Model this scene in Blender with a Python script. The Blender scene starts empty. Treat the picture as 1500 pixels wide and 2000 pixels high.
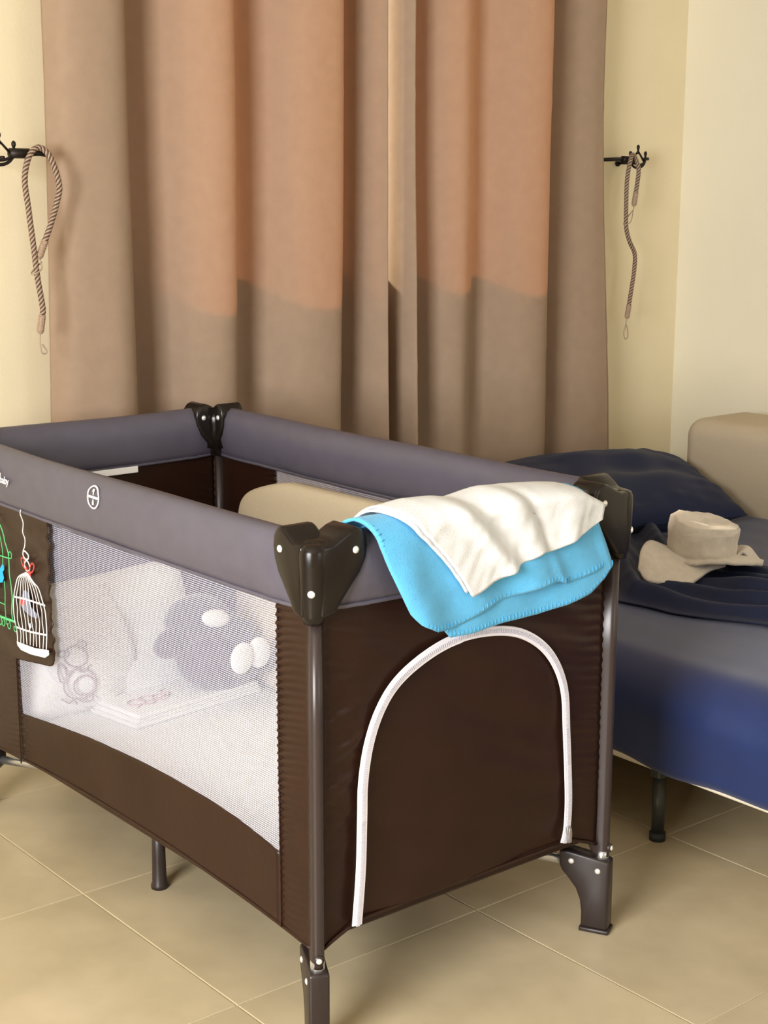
import bpy, bmesh, math, random
from mathutils import Vector, Matrix, noise
random.seed(7)
PI = math.pi
scene = bpy.context.scene
C = scene.collection

# ------------------------------------------------------------------ camera
def cam_axes(yaw, pitch, roll):
    f = Vector((math.sin(yaw)*math.cos(pitch), math.cos(yaw)*math.cos(pitch), -math.sin(pitch)))
    r = Vector((math.cos(yaw), -math.sin(yaw), 0)); u = r.cross(f)
    c, s = math.cos(roll), math.sin(roll)
    return r*c+u*s, u*c-r*s, f
r_, u_, f_ = cam_axes(math.radians(39.38), math.radians(11.99), math.radians(.16))
cd = bpy.data.cameras.new('camera'); cam = bpy.data.objects.new('camera', cd); C.objects.link(cam)
cd.sensor_fit = 'VERTICAL'; cd.sensor_height = 36; cd.lens = 3000/2000*36; cd.clip_start = .05
m = Matrix.Identity(4)
for i in range(3):
    m[i][0], m[i][1], m[i][2] = r_[i], u_[i], -f_[i]
m[2][3] = 1.4
cam.matrix_world = m
scene.camera = cam

# ------------------------------------------------------------------ world, sun, daylight, added fill
W = bpy.data.worlds.new('world'); scene.world = W; W.use_nodes = True
bg = W.node_tree.nodes['Background']; bg.inputs[0].default_value = (.86, .93, 1, 1); bg.inputs[1].default_value = 1.2
sd = bpy.data.lights.new('sun', 'SUN'); sd.energy = 16; sd.angle = math.radians(4.5); sd.color = (1, .83, .62)
sun = bpy.data.objects.new('sun', sd); C.objects.link(sun)
sun.rotation_euler = Vector((.25, -1, -.62)).to_track_quat('-Z', 'Y').to_euler()
def area(name, loc, to, sx, sy, e, col):
    d = bpy.data.lights.new(name, 'AREA'); d.shape = 'RECTANGLE'; d.size = sx; d.size_y = sy; d.energy = e; d.color = col
    o = bpy.data.objects.new(name, d); C.objects.link(o); o.location = loc
    o.rotation_euler = (Vector(to)-Vector(loc)).to_track_quat('-Z', 'Z').to_euler(); return o
# daylight entering by the balcony door in the left wall
area('balcony_door_daylight', (-1.42, .75, 1.50), (1, .85, 1.05), 1.2, 1.5, 190, (1, .985, .965))
# added fill light from behind the camera, no known window there
area('rear_fill_light', (2.4, -1.95, 1.6), (2.4, 2.0, .9), 1.5, 1.3, 16, (.90, .96, 1))
scene.view_settings.view_transform = 'Standard'; scene.view_settings.look = 'None'
scene.view_settings.exposure = 0.1; scene.view_settings.gamma = 1
scene.view_settings.use_curve_mapping = False

# ------------------------------------------------------------------ materials
def mat(name, col, rough=.6, var=.0, nscale=20, bump=0, bscale=200, metal=0, spec=.5, sheen=0, stretch=None, trans=0, col2=None):
    M = bpy.data.materials.new(name); M.use_nodes = True
    nt = M.node_tree; N = nt.nodes; L = nt.links; b = N['Principled BSDF']
    b.inputs['Base Color'].default_value = (*col, 1); b.inputs['Roughness'].default_value = rough
    b.inputs['Metallic'].default_value = metal; b.inputs['Specular IOR Level'].default_value = spec
    if sheen: b.inputs['Sheen Weight'].default_value = sheen; b.inputs['Sheen Roughness'].default_value = .5
    tc = N.new('ShaderNodeTexCoord'); src = tc.outputs['Object']
    if stretch:
        mp = N.new('ShaderNodeMapping'); mp.inputs['Scale'].default_value = stretch; L.new(src, mp.inputs[0]); src = mp.outputs[0]
    if var or col2:
        n = N.new('ShaderNodeTexNoise'); n.inputs['Scale'].default_value = nscale; n.inputs['Detail'].default_value = 4; L.new(src, n.inputs['Vector'])
        rp = N.new('ShaderNodeValToRGB'); e = rp.color_ramp.elements
        a = [c*(1-var) for c in col]; z = col2 or [min(1, c*(1+var)) for c in col]
        e[0].position = .3; e[1].position = .7; e[0].color = (*a, 1); e[1].color = (*z, 1)
        L.new(n.outputs[0], rp.inputs[0]); L.new(rp.outputs[0], b.inputs['Base Color'])
        colsrc = rp.outputs[0]
    else: colsrc = None
    bn = None
    if bump:
        n2 = N.new('ShaderNodeTexNoise'); n2.inputs['Scale'].default_value = bscale; n2.inputs['Detail'].default_value = 3; L.new(src, n2.inputs['Vector'])
        bn = N.new('ShaderNodeBump'); bn.inputs['Strength'].default_value = bump; bn.inputs['Distance'].default_value = .002
        L.new(n2.outputs[0], bn.inputs['Height']); L.new(bn.outputs[0], b.inputs['Normal'])
    if trans:
        t = N.new('ShaderNodeBsdfTranslucent'); mx = N.new('ShaderNodeMixShader'); mx.inputs[0].default_value = trans
        tcol = [min(1, col[0]*1.15), col[1]*.85, col[2]*.66] if name == 'curtain' else col
        t.inputs[0].default_value = (*tcol, 1)
        L.new(b.outputs[0], mx.inputs[1]); L.new(t.outputs[0], mx.inputs[2]); L.new(mx.outputs[0], N['Material Output'].inputs[0])
    return M
def net_mat(name, col, period, cover):
    # woven net: round holes on a staggered lattice, laid out in the panel's own metres (UV)
    M = bpy.data.materials.new(name); M.use_nodes = True
    nt = M.node_tree; N = nt.nodes; L = nt.links
    for n in list(N): N.remove(n)
    out = N.new('ShaderNodeOutputMaterial'); uv = N.new('ShaderNodeUVMap'); sp = N.new('ShaderNodeSeparateXYZ'); L.new(uv.outputs[0], sp.inputs[0])
    def mth(op, a, b=None):
        n = N.new('ShaderNodeMath'); n.operation = op
        for i, v in enumerate((a, b)):
            if v is None: continue
            if isinstance(v, (int, float)): n.inputs[i].default_value = v
            else: L.new(v, n.inputs[i])
        return n.outputs[0]
    k = 2*PI/period
    su = mth('COSINE', mth('MULTIPLY', sp.outputs[0], k)); sv = mth('COSINE', mth('MULTIPLY', sp.outputs[1], k*.8))
    h = mth('MULTIPLY', su, sv)                                   # staggered lattice
    thread = mth('LESS_THAN', mth('ABSOLUTE', h), cover)
    d = N.new('ShaderNodeBsdfDiffuse'); d.inputs[0].default_value = (*col, 1)
    t = N.new('ShaderNodeBsdfTranslucent'); t.inputs[0].default_value = (*col, 1)
    m1 = N.new('ShaderNodeMixShader'); m1.inputs[0].default_value = .3; L.new(d.outputs[0], m1.inputs[1]); L.new(t.outputs[0], m1.inputs[2])
    tr = N.new('ShaderNodeBsdfTransparent'); m2 = N.new('ShaderNodeMixShader')
    L.new(thread, m2.inputs[0]); L.new(tr.outputs[0], m2.inputs[1]); L.new(m1.outputs[0], m2.inputs[2]); L.new(m2.outputs[0], out.inputs[0])
    return M
MT = dict(
    wall=mat('cream_wall_paint', (.81, .71, .49), .85, .02, 3, .15, 120),
    wall2=mat('pale_wall_paint', (.83, .775, .61), .85, .02, 3, .15, 120),
    wall3=mat('tan_low_bounce_wall', (.50, .42, .30), .85, .02, 3, .15, 120),  # unseen walls, and the ceiling, toned down to cut bounced light
    ceiling=mat('ceiling_paint', (.62, .58, .50), .9),
    tile=mat('beige_floor_tile', (.49, .405, .258), .26, .08, 5, .04, 40, col2=(.56, .465, .305)),
    grout=mat('pale_grout', (.52, .44, .29), .8),
    curtain=mat('curtain', (.47, .35, .25), .8, .04, 30, .25, 900, trans=.34, spec=.2),
    iron=mat('black_wrought_iron', (.02, .015, .012), .45, metal=.6),
    ropel=mat('rope_light', (.38, .28, .20), .55), roped=mat('rope_brown', (.085, .042, .026), .55),
    ropeb=mat('rope_binding', (.34, .235, .16), .5, .3, 300),
    grey=mat('grey_nylon', (.085, .078, .106), .45, .06, 25, .12, 900),
    brown=mat('brown_nylon', (.0235, .0088, .0050), .34, .1, 12, .12, 60, spec=.24),
    plastic=mat('dark_brown_plastic', (.010, .007, .0055), .24, spec=.32),
    foot=mat('foot_plastic', (.022, .014, .013), .38),
    post=mat('painted_post', (.030, .019, .018), .33),
    steel=mat('zinc_tube', (.55, .56, .58), .3, metal=.9), rivet=mat('rivet_steel', (.85, .84, .80), .3, metal=.5),
    zipt=mat('zip_tape', (.80, .78, .84), .6, .03, 200), teeth=mat('zip_teeth', (.62, .61, .70), .45),
    net=net_mat('white_net', (.76, .77, .94), .0062, .26),
    white=mat('white_cotton', (.86, .86, .86), .9, .02, 8, .2, 150),
    terry=mat('white_terry', (.90, .89, .88), .95, .03, 40, .9, 700, sheen=.3),
    print_white=mat('print_white', (.86, .85, .87), .6), print_green=mat('print_green', (.10, .60, .22), .6),
    print_red=mat('print_red', (.65, .06, .06), .6), print_grey=mat('print_grey', (.20, .22, .30), .6), print_blue=mat('print_blue', (.01, .42, .80), .6),
    emb=mat('embroidery', (.42, .34, .37), .8), emb2=mat('embroidery_pink', (.55, .40, .42), .8),
    fleece=mat('blue_fleece', (.10, .44, .76), .95, .05, 60, .5, 500, sheen=.2), stitch=mat('blue_stitch', (.06, .36, .68), .8),
    muslin=mat('cream_muslin', (.79, .80, .815), .9, .03, 50, .5, 500, trans=.1),
    beige=mat('beige_upholstery', (.56, .475, .345), .9, .04, 250, .5, 600),
    navy=mat('navy_sheet', (.007, .022, .105), .5, .08, 10, .25, 900, sheen=.22, spec=.5),
    navyp=mat('navy_pillowcase', (.010, .016, .050), .7, .08, 10, .25, 900, sheen=.06, spec=.25),
    mattress=mat('cream_ticking', (.78, .70, .55), .9), darkm=mat('dark_steel', (.06, .065, .06), .4, metal=.5),
    towel=mat('greige_terry', (.68, .61, .53), .95, .07, 60, 1, 400, sheen=.4),
    plush=mat('slate_plush', (.030, .030, .05), .95, .1, 60, .8, 300, sheen=.4), plushw=mat('white_plush', (.82, .82, .82), .95, .03, 60, .8, 300),
    frame=mat('white_window_frame', (.85, .85, .83), .4), black=mat('rubber', (.02, .02, .02), .6),
)
def glass_mat():
    M = bpy.data.materials.new('window_glass'); M.use_nodes = True; N = M.node_tree.nodes; L = M.node_tree.links
    t = N.new('ShaderNodeBsdfTransparent'); t.inputs[0].default_value = (.95, .97, .97, 1); g = N.new('ShaderNodeBsdfGlossy'); g.inputs['Roughness'].default_value = .02
    mx = N.new('ShaderNodeMixShader'); mx.inputs[0].default_value = .06
    L.new(t.outputs[0], mx.inputs[1]); L.new(g.outputs[0], mx.inputs[2]); L.new(mx.outputs[0], N['Material Output'].inputs[0]); return M
MT['glass'] = glass_mat()

# ------------------------------------------------------------------ helpers
WL = {}
def link(name, me, mats, parent=None, center=True):
    if not isinstance(mats, (list, tuple)): mats = [mats]
    for q in mats: me.materials.append(MT[q] if isinstance(q, str) else q)
    o = bpy.data.objects.new(name, me); C.objects.link(o)
    c = Vector((0, 0, 0))
    if center and len(me.vertices):
        lo = Vector([min(v.co[i] for v in me.vertices) for i in range(3)]); hi = Vector([max(v.co[i] for v in me.vertices) for i in range(3)])
        c = (lo+hi)/2; c.z = lo.z
        me.transform(Matrix.Translation(-c))
    o.location = c; WL[o] = c.copy()
    if parent:
        o.parent = parent; o.matrix_parent_inverse = Matrix.Translation(-WL[parent])
    return o
def raw(V, F, smooth=True, uv=None, mi=None):
    me = bpy.data.meshes.new('m'); me.from_pydata([tuple(v) for v in V], [], F)
    if smooth:
        for p in me.polygons: p.use_smooth = True
    if mi:
        for p, k in zip(me.polygons, mi): p.material_index = k
    if uv:
        l = me.uv_layers.new(name='UVMap')
        for p in me.polygons:
            for li in p.loop_indices: l.data[li].uv = uv[me.loops[li].vertex_index]
    me.update(); return me
class MB:
    def __init__(s): s.V = []; s.F = []; s.mi = []
    def add(s, V, F, k=0):
        o = len(s.V); s.V += [tuple(v) for v in V]; s.F += [tuple(i+o for i in f) for f in F]; s.mi += [k]*len(F); return s
    def build(s, name, mats, parent=None, smooth=True): return link(name, raw(s.V, s.F, smooth, None, s.mi), mats, parent)
def grid(fn, nu, nv, closed_u=False):
    V = []; F = []
    for j in range(nv+1):
        for i in range(nu if closed_u else nu+1): V.append(Vector(fn(i/nu, j/nv)))
    w = nu if closed_u else nu+1
    for j in range(nv):
        for i in range(nu):
            a = j*w+i; b = j*w+(i+1) % w; F.append((a, b, b+w, a+w))
    return V, F
def thick(V, F, t):
    # give an open sheet real thickness
    me = raw(V, F, False); bm = bmesh.new(); bm.from_mesh(me); bm.normal_update()
    bmesh.ops.solidify(bm, geom=bm.faces[:], thickness=t); bm.to_mesh(me); bm.free()
    for p in me.polygons: p.use_smooth = True
    return me
def box(lo, hi, bev=0, seg=2):
    bm = bmesh.new(); bmesh.ops.create_cube(bm, size=1)
    for v in bm.verts: v.co = Vector([lo[i]+(v.co[i]+.5)*(hi[i]-lo[i]) for i in range(3)])
    if bev: bmesh.ops.bevel(bm, geom=bm.edges[:], offset=bev, segments=seg, affect='EDGES', profile=.5)
    bm.verts.index_update(); V = [v.co.copy() for v in bm.verts]; F = [[v.index for v in f.verts] for f in bm.faces]; bm.free(); return V, F
def prism(poly, o, ax, ay, az, d0, d1, bev=0, seg=2):
    # 2-D outline in (ax, ay), extruded from d0 to d1 along az
    bm = bmesh.new(); O = Vector(o); ax, ay, az = Vector(ax), Vector(ay), Vector(az)
    f = bm.faces.new([bm.verts.new(O+ax*x+ay*y+az*d0) for x, y in poly])
    r = bmesh.ops.extrude_face_region(bm, geom=[f]); bmesh.ops.translate(bm, vec=az*(d1-d0), verts=[g for g in r['geom'] if isinstance(g, bmesh.types.BMVert)])
    bmesh.ops.recalc_face_normals(bm, faces=bm.faces[:])
    if bev:
        ed = [e for e in bm.edges if len(e.link_faces) == 2 and e.calc_face_angle() > .6]
        bmesh.ops.bevel(bm, geom=ed, offset=bev, segments=seg, affect='EDGES', profile=.5)
    bm.verts.index_update(); V = [v.co.copy() for v in bm.verts]; F = [[v.index for v in f.verts] for f in bm.faces]; bm.free(); return V, F
def cr(pts, n):
    # Catmull-Rom through the points
    P = [Vector(p) for p in pts]; P = [P[0]*2-P[1]]+P+[P[-1]*2-P[-2]]; out = []
    for i in range(1, len(P)-2):
        for k in range(n):
            t = k/n; a, b, c, d = P[i-1:i+3]
            out.append(.5*((2*b)+(c-a)*t+(2*a-5*b+4*c-d)*t*t+(3*b-a-3*c+d)*t**3))
    out.append(P[-2].copy()); return out
def frames(path, closed=False):
    n = len(path); T = []
    for i in range(n):
        a = path[(i-1) % n] if closed or i else path[0]; b = path[(i+1) % n] if closed or i < n-1 else path[-1]
        T.append((b-a).normalized() if (b-a).length > 1e-9 else Vector((0, 0, 1)))
    ref = Vector((0, 0, 1)) if abs(T[0].z) < .9 else Vector((1, 0, 0))
    nn = (ref-T[0]*ref.dot(T[0])).normalized(); R = []
    for t in T:
        nn = (nn-t*nn.dot(t)).normalized(); R.append((t, nn, t.cross(nn)))
    return R
def tube(path, r, seg=8, closed=False):
    path = [Vector(p) for p in path]; fr = frames(path, closed); V = []; F = []; n = len(path)
    for i, (p, (t, a, b)) in enumerate(zip(path, fr)):
        rr = r(i/(n-1)) if callable(r) else r
        for k in range(seg): q = 2*PI*k/seg; V.append(p+(a*math.cos(q)+b*math.sin(q))*rr)
    for i in range(n if closed else n-1):
        for k in range(seg): F.append((i*seg+k, i*seg+(k+1) % seg, ((i+1) % n)*seg+(k+1) % seg, ((i+1) % n)*seg+k))
    if not closed: F.append(tuple(range(seg))[::-1]); F.append(tuple((n-1)*seg+k for k in range(seg)))
    return V, F
def lathe(o, prof, seg=20, axis='Z', sx=1, sy=1):
    V = []; F = []; O = Vector(o)
    for r, z in prof:
        for k in range(seg):
            q = 2*PI*k/seg; V.append(O+Vector((r*math.cos(q)*sx, r*math.sin(q)*sy, z)))
    for j in range(len(prof)-1):
        for k in range(seg): F.append((j*seg+k, j*seg+(k+1) % seg, (j+1)*seg+(k+1) % seg, (j+1)*seg+k))
    F.append(tuple(range(seg))[::-1]); F.append(tuple((len(prof)-1)*seg+k for k in range(seg))); return V, F
def blob(c, rad, rot=None, nu=24, nv=14, e=1, nz=0, ns=20):
    c = Vector(c); R = rot or Matrix.Identity(3)
    def sg(x): return math.copysign(abs(x)**e, x)
    def f(u, v):
        a = 2*PI*u; b = PI*(v-.5)
        p = Vector((sg(math.cos(a))*sg(math.cos(b))*rad[0], sg(math.sin(a))*sg(math.cos(b))*rad[1], sg(math.sin(b))*rad[2]))
        if nz: p *= 1+nz*noise.noise((p+c)*ns)
        return c+R@p
    return grid(f, nu, nv, True)
def cushion(c, sx, sy, sz, R, n=36, corner=.16, nz=.006, pinch=.5):
    # a stuffed pillow: seam all round, plump middle
    c = Vector(c); mb = MB()
    for s in (1, -1):
        def f(u, v):
            x, y = 2*u-1, 2*v-1
            h = max(0, (1-abs(x)**2.6)*(1-abs(y)**2.6))**pinch
            k = 1-corner*.5*(1-abs(x*y)**1.0)*(max(abs(x), abs(y))**6)*.35
            p = Vector((x*sx*k, y*sy*k, s*h*sz))
            p.z += nz*h*noise.noise(Vector((x*2.2, y*2.2, s*3+c.x*7)))*2+nz*.5*sstep(.45, .95, max(abs(x), abs(y)))*h*noise.noise(Vector((x*7, y*7, c.y*5)))*2
            return c+R@p
        V, F = grid(f, n, n)
        if s < 0: F = [q[::-1] for q in F]
        mb.add(V, F)
    return mb
def lerp(a, b, t): return a+(b-a)*t
def interp(tab, x):
    for (x0, y0), (x1, y1) in zip(tab, tab[1:]):
        if x <= x1:
            t = (x-x0)/(x1-x0) if x1 > x0 else 0; t = max(0, min(1, t)); return y0+(y1-y0)*t
    return tab[-1][1]
def sstep(a, b, x):
    t = max(0, min(1, (x-a)/(b-a))); return t*t*(3-2*t)
def tag(o, label=None, cat=None, group=None, kind=None):
    if label: o['label'] = label
    if cat: o['category'] = cat
    if group: o['group'] = group
    if kind: o['kind'] = kind
    return o
def thing(name, loc, label, cat, group=None):
    o = bpy.data.objects.new(name, None); C.objects.link(o); o.location = loc; o.empty_display_size = .1; WL[o] = Vector(loc)
    return tag(o, label, cat, group)
def part(name, VF, m_, parent, smooth=True):
    return link(name, raw(VF[0], VF[1], smooth), m_, parent)

# ------------------------------------------------------------------ the room
X0, X1, Y0, Y1, ZC = -1.5, 4.18, -2.0, 3.5, 2.7
def struct(name, boxes, m_):
    mb = MB()
    for lo, hi in boxes: mb.add(*box(lo, hi))
    return tag(mb.build(name, m_, smooth=False), kind='structure')
floor = struct('floor', [((X0-.2, Y0-.2, -.1), (X1+.2, Y1+.2, -.0025))], 'grout')
TX, TY, GAP = .57, .555, .0026
tile_me = None
kx0 = math.floor((X0-1.354)/TX); ky0 = math.floor((Y0-2.605)/TY)
for i in range(kx0, 6):
    for j in range(ky0, 3):
        a = 1.354+i*TX; b = 2.605+j*TY
        lo = (max(a+GAP/2, X0), max(b+GAP/2, Y0)); hi = (min(a+TX-GAP/2, X1), min(b+TY-GAP/2, Y1))
        if hi[0]-lo[0] < .02 or hi[1]-lo[1] < .02: continue
        full = abs(hi[0]-lo[0]-(TX-GAP)) < 1e-6 and abs(hi[1]-lo[1]-(TY-GAP)) < 1e-6
        if full and tile_me:
            o = bpy.data.objects.new('tile', tile_me); C.objects.link(o); c = Vector(((lo[0]+hi[0])/2, (lo[1]+hi[1])/2, -.006)); o.location = c; WL[o] = c
            o.parent = floor; o.matrix_parent_inverse = Matrix.Translation(-WL[floor])
        else:
            o = part('tile', box((lo[0], lo[1], -.006), (hi[0], hi[1], 0), .0012, 1), 'tile', floor, False)
            if full: tile_me = o.data
WX0, WX1, WZ0, WZ1 = 1.98, 3.43, 1.17, 2.35           # window opening behind the curtains
struct('wall_back', [((X0-.2, Y1, 0), (WX0, Y1+.2, ZC)), ((WX1, Y1, 0), (X1+.2, Y1+.2, ZC)), ((WX0, Y1, 0), (WX1, Y1+.2, WZ0)), ((WX0, Y1, WZ1), (WX1, Y1+.2, ZC))], 'wall')
struct('wall_right', [((X1, Y0-.2, 0), (X1+.2, Y1, ZC))], 'wall2')
struct('wall_left', [((X0-.2, Y0-.2, 0), (X0, -.05, ZC)), ((X0-.2, 1.55, 0), (X0, Y1, ZC)), ((X0-.2, -.05, 2.3), (X0, 1.55, ZC))], 'wall3')
struct('wall_rear', [((X0, Y0-.2, 0), (1.6, Y0, ZC)), ((3.2, Y0-.2, 0), (X1, Y0, ZC)), ((1.6, Y0-.2, 0), (3.2, Y0, .9)), ((1.6, Y0-.2, 2.3), (3.2, Y0, ZC))], 'wall3')
struct('ceiling', [((X0-.2, Y0-.2, ZC), (X1+.2, Y1+.2, ZC+.1))], 'ceiling')
win = thing('window_1', (2.7, 3.58, WZ0), None, None); win['kind'] = 'structure'
mb = MB(); fw = .05
for lo, hi in [((WX0, 3.56, WZ0), (WX0+fw, 3.61, WZ1)), ((WX1-fw, 3.56, WZ0), (WX1, 3.61, WZ1)), ((WX0, 3.56, WZ0), (WX1, 3.61, WZ0+fw)), ((WX0, 3.56, WZ1-fw), (WX1, 3.61, WZ1)), ((2.68, 3.56, WZ0), (2.74, 3.61, WZ1))]: mb.add(*box(lo, hi, .004, 1))
mb.build('window_frame', 'frame', win, False)
for a, b in ((WX0+fw, 2.68), (2.74, WX1-fw)): part('pane', box((a, 3.583, WZ0+fw), (b, 3.587, WZ1-fw)), 'glass', win, False)
part('window_sill', box((WX0-.02, 3.475, WZ0-.03), (WX1+.02, 3.6, WZ0), .004, 1), 'frame', win, False)

# ------------------------------------------------------------------ curtains
def curtain(cols, label, seed):
    # cols: (x_top, y_top, x_bottom, y_bottom) along the cloth
    t = cr([(a, b, 0) for a, b, _, _ in cols], 10); bt = cr([(c, d, 0) for _, _, c, d in cols], 10); n = len(t)-1
    nv = 90; z0, z1 = .035, 2.62
    def f(u, v):
        i = round(u*n); z = z0+(z1-z0)*v; k = sstep(1.75, .3, z)
        p = t[i].lerp(bt[i], k)
        w = noise.noise(Vector((p.x*3+seed, z*2.1, seed)))*.006+noise.noise(Vector((p.x*9, z*7+p.x*5, seed+3)))*.0022*(1 if z < 1.5 else .5)
        # faint fold creases left by the packaging
        cr_ = .0016*math.exp(-((z-.92-.05*noise.noise(Vector((p.x*2, 0, seed))))/.012)**2)+.0016*math.exp(-((z-1.64)/.01)**2)
        return (p.x+w*.4, min(3.41+(p.y-3.41)*1.6+w-cr_, 3.474), z)
    V, F = grid(f, n, nv)
    o = link('curtain', thick(V, F, .0022), 'curtain')
    return tag(o, label, 'curtain', 'curtains over the window')
curtain([(1.750, 3.400, 1.722, 3.40), (1.78, 3.365, 1.75, 3.37), (1.84, 3.352, 1.82, 3.355), (1.905, 3.352, 1.89, 3.345), (1.945, 3.372, 1.945, 3.365), (1.957, 3.425, 1.962, 3.42),
         (2.00, 3.452, 2.01, 3.452), (2.065, 3.425, 2.075, 3.43), (2.12, 3.375, 2.125, 3.38), (2.185, 3.352, 2.18, 3.358), (2.245, 3.36, 2.235, 3.365), (2.285, 3.41, 2.275, 3.405), (2.33, 3.445, 2.325, 3.43),
         (2.385, 3.41, 2.385, 3.40), (2.45, 3.362, 2.45, 3.37), (2.53, 3.350, 2.52, 3.355), (2.595, 3.362, 2.58, 3.365), (2.615, 3.42, 2.60, 3.42), (2.645, 3.462, 2.645, 3.462), (2.69, 3.435, 2.685, 3.43),
         (2.715, 3.385, 2.712, 3.38), (2.745, 3.362, 2.742, 3.352)],
        'long taupe curtain hanging on the left half of the window, above the cot corner', 1.3)
curtain([(2.848, 3.455, 2.835, 3.455), (2.830, 3.425, 2.820, 3.425), (2.825, 3.395, 2.822, 3.39), (2.832, 3.372, 2.834, 3.365), (2.846, 3.362, 2.852, 3.352), (2.862, 3.40, 2.872, 3.39), (2.892, 3.455, 2.905, 3.45), (2.935, 3.43, 2.95, 3.43), (2.985, 3.385, 3.00, 3.39),
         (3.04, 3.368, 3.05, 3.375), (3.095, 3.385, 3.11, 3.395), (3.14, 3.415, 3.16, 3.42), (3.20, 3.395, 3.215, 3.40), (3.27, 3.36, 3.29, 3.365), (3.345, 3.352, 3.36, 3.36), (3.395, 3.375, 3.415, 3.385), (3.425, 3.43, 3.445, 3.435),
         (3.465, 3.452, 3.49, 3.45), (3.52, 3.42, 3.545, 3.415), (3.60, 3.395, 3.635, 3.39), (3.655, 3.392, 3.725, 3.385)],
        'sunlit taupe curtain hanging on the right half of the window, beside the bed pillow', 5.1)

# ------------------------------------------------------------------ curtain holdbacks and rope tiebacks
def holdback(xo, z, dirx, label, yb=3.42, bar=.20):
    # xo: outer (finial) end; the bar runs from there towards the curtain
    t = thing('curtain_holdback', (xo, 3.5, z), label, 'curtain holdback', 'iron curtain holdbacks')
    P = lambda s, dy, dz: (xo+dirx*s, yb+dy, z+dz)
    mb = MB(); mb.add(*tube([P(.045, 0, 0), P(.12, 0, .001), P(bar, 0, -.002)], lambda u: .0075-.002*u, 10)); mb.add(*tube([P(.045, 0, 0), P(.095, 0, .0)], .0115, 10))
    mb.build('bar', 'iron', t)
    mb = MB(); mb.add(*tube([P(.03, .0, -.01), P(.03, .03, -.01), P(.03, 3.4995-yb, -.01)], .004, 8)); mb.add(*tube([P(.03, 3.494-yb, -.01), P(.03, 3.4995-yb, -.01)], .010, 16)); mb.build('wall_bracket', 'iron', t)
    mb = MB()
    arc = [P(.02-.036*math.cos(a), 0, .004-.030*math.sin(a)) for a in [PI*k/12 for k in range(13)]]
    mb.add(*tube(arc, .004, 8)); mb.add(*tube([P(.02-.030*math.cos(a), -.004, .002-.018*math.sin(a)) for a in [PI*k/12 for k in range(13)]], .0035, 8))
    mb.add(*tube([P(.05, 0, -.003), P(.02, 0, .028), P(-.008, 0, -.003)], .0035, 8))
    for s, h in ((.056, .02), (.02, .040), (-.016, .02)):
        mb.add(*tube([P(s, 0, h-.022), P(s, 0, h-.006)], .0035, 8)); mb.add(*blob(P(s, 0, h), (.0055, .0055, .008), None, 10, 8))
    mb.add(*tube([P(-.03, 0, .004), P(-.012, 0, .004)], .005, 8))
    mb.build('crown_finial', 'iron', t)
def rope(path, r, ends, label, z):
    t = thing('rope_tieback', (path[0][0], path[0][1], z), label, 'tieback', 'twisted rope tiebacks')
    P = cr(path, 24); mb = MB(); fr = frames(P); s = 0; ang = []
    for i in range(len(P)):
        if i: s += (P[i]-P[i-1]).length
        ang.append(2*PI*s/.030)
    for k in range(6):
        sp = [p+(a*math.cos(q+k*PI/3)+b*math.sin(q+k*PI/3))*r*.66 for p, (_, a, b), q in zip(P, fr, ang)]
        V, F = tube(sp, r*.42, 6); mb.add(V, F, k % 2)
    mb.build('cord', ['ropel', 'roped'], t)
    for (e, d), lp in zip(((P[0], (P[0]-P[4]).normalized()), (P[-1], (P[-1]-P[-5]).normalized())), ends):
        mb = MB(); b0 = e-d*.006
        prof = []
        for k in range(33): prof.append(b0+d*(.044*k/32))
        mb.add(*tube(prof, lambda u: (r*1.28+.0009*math.cos(u*2*PI*9))*(1 if u < .85 else 1-(u-.85)*3), 12)); mb.build('binding', 'ropeb', t)
        q = [b0+d*.04]+[Vector(x) for x in lp]
        part('end_loop', tube(cr(q, 6), .0018, 6), 'ropel', t)
YH = 3.415
KL = 3.285/3.42
holdback(1.625*KL+.004, 1.470, 1, 'black iron curtain holdback with crown finial at the left picture edge', 3.303, .138)
holdback(3.885, 1.484, -1, 'black iron curtain holdback with crown finial on the wall right of the curtains')
yr = 3.395
lk = lambda L_: [(x*KL, y-.112, 1.4+(z-1.4)*KL) for x, y, z in L_]
rope(lk([(1.745, yr, 1.262), (1.764, yr, 1.305), (1.782, yr, 1.355), (1.786, yr-.01, 1.40), (1.772, yr, 1.462), (1.748, YH-.01, 1.487), (1.720, yr+.008, 1.466), (1.704, yr+.004, 1.413), (1.708, yr, 1.345), (1.717, yr, 1.255), (1.724, yr, 1.18), (1.734, yr, 1.11), (1.731, yr, 1.085)]),
     .0066, [lk([(1.732, yr-.008, 1.205), (1.716, yr-.013, 1.193), (1.708, yr, 1.19), (1.722, yr+.014, 1.20), (1.737, yr, 1.218)]),
             lk([(1.723, yr, 1.028), (1.724, yr, 1.018), (1.727, yr, 1.000), (1.738, yr, .998), (1.739, yr, 1.006), (1.729, yr, 1.02)])],
     'twisted brown rope tieback with a wide loop hanging on the left holdback', .995)
rope([(3.832, yr, 1.375), (3.838, yr, 1.41), (3.842, yr, 1.455), (3.834, YH-.01, 1.492), (3.818, YH-.012, 1.498), (3.800, yr, 1.475), (3.789, yr, 1.42), (3.789, yr, 1.34), (3.793, yr, 1.27), (3.812, yr, 1.225), (3.838, yr, 1.185), (3.838, yr, 1.13), (3.826, yr, 1.06), (3.818, yr, 1.015)],
     .0068, [[(3.812, yr-.006, 1.302), (3.794, yr-.012, 1.285), (3.782, yr, 1.28), (3.800, yr+.012, 1.292), (3.822, yr, 1.325)],
             [(3.806, yr, .955), (3.799, yr, .93), (3.806, yr, .912), (3.818, yr, .916), (3.818, yr, .935), (3.810, yr, .958)]],
     'twisted brown rope tieback with a bent tail hanging on the right holdback', .91)

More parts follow.
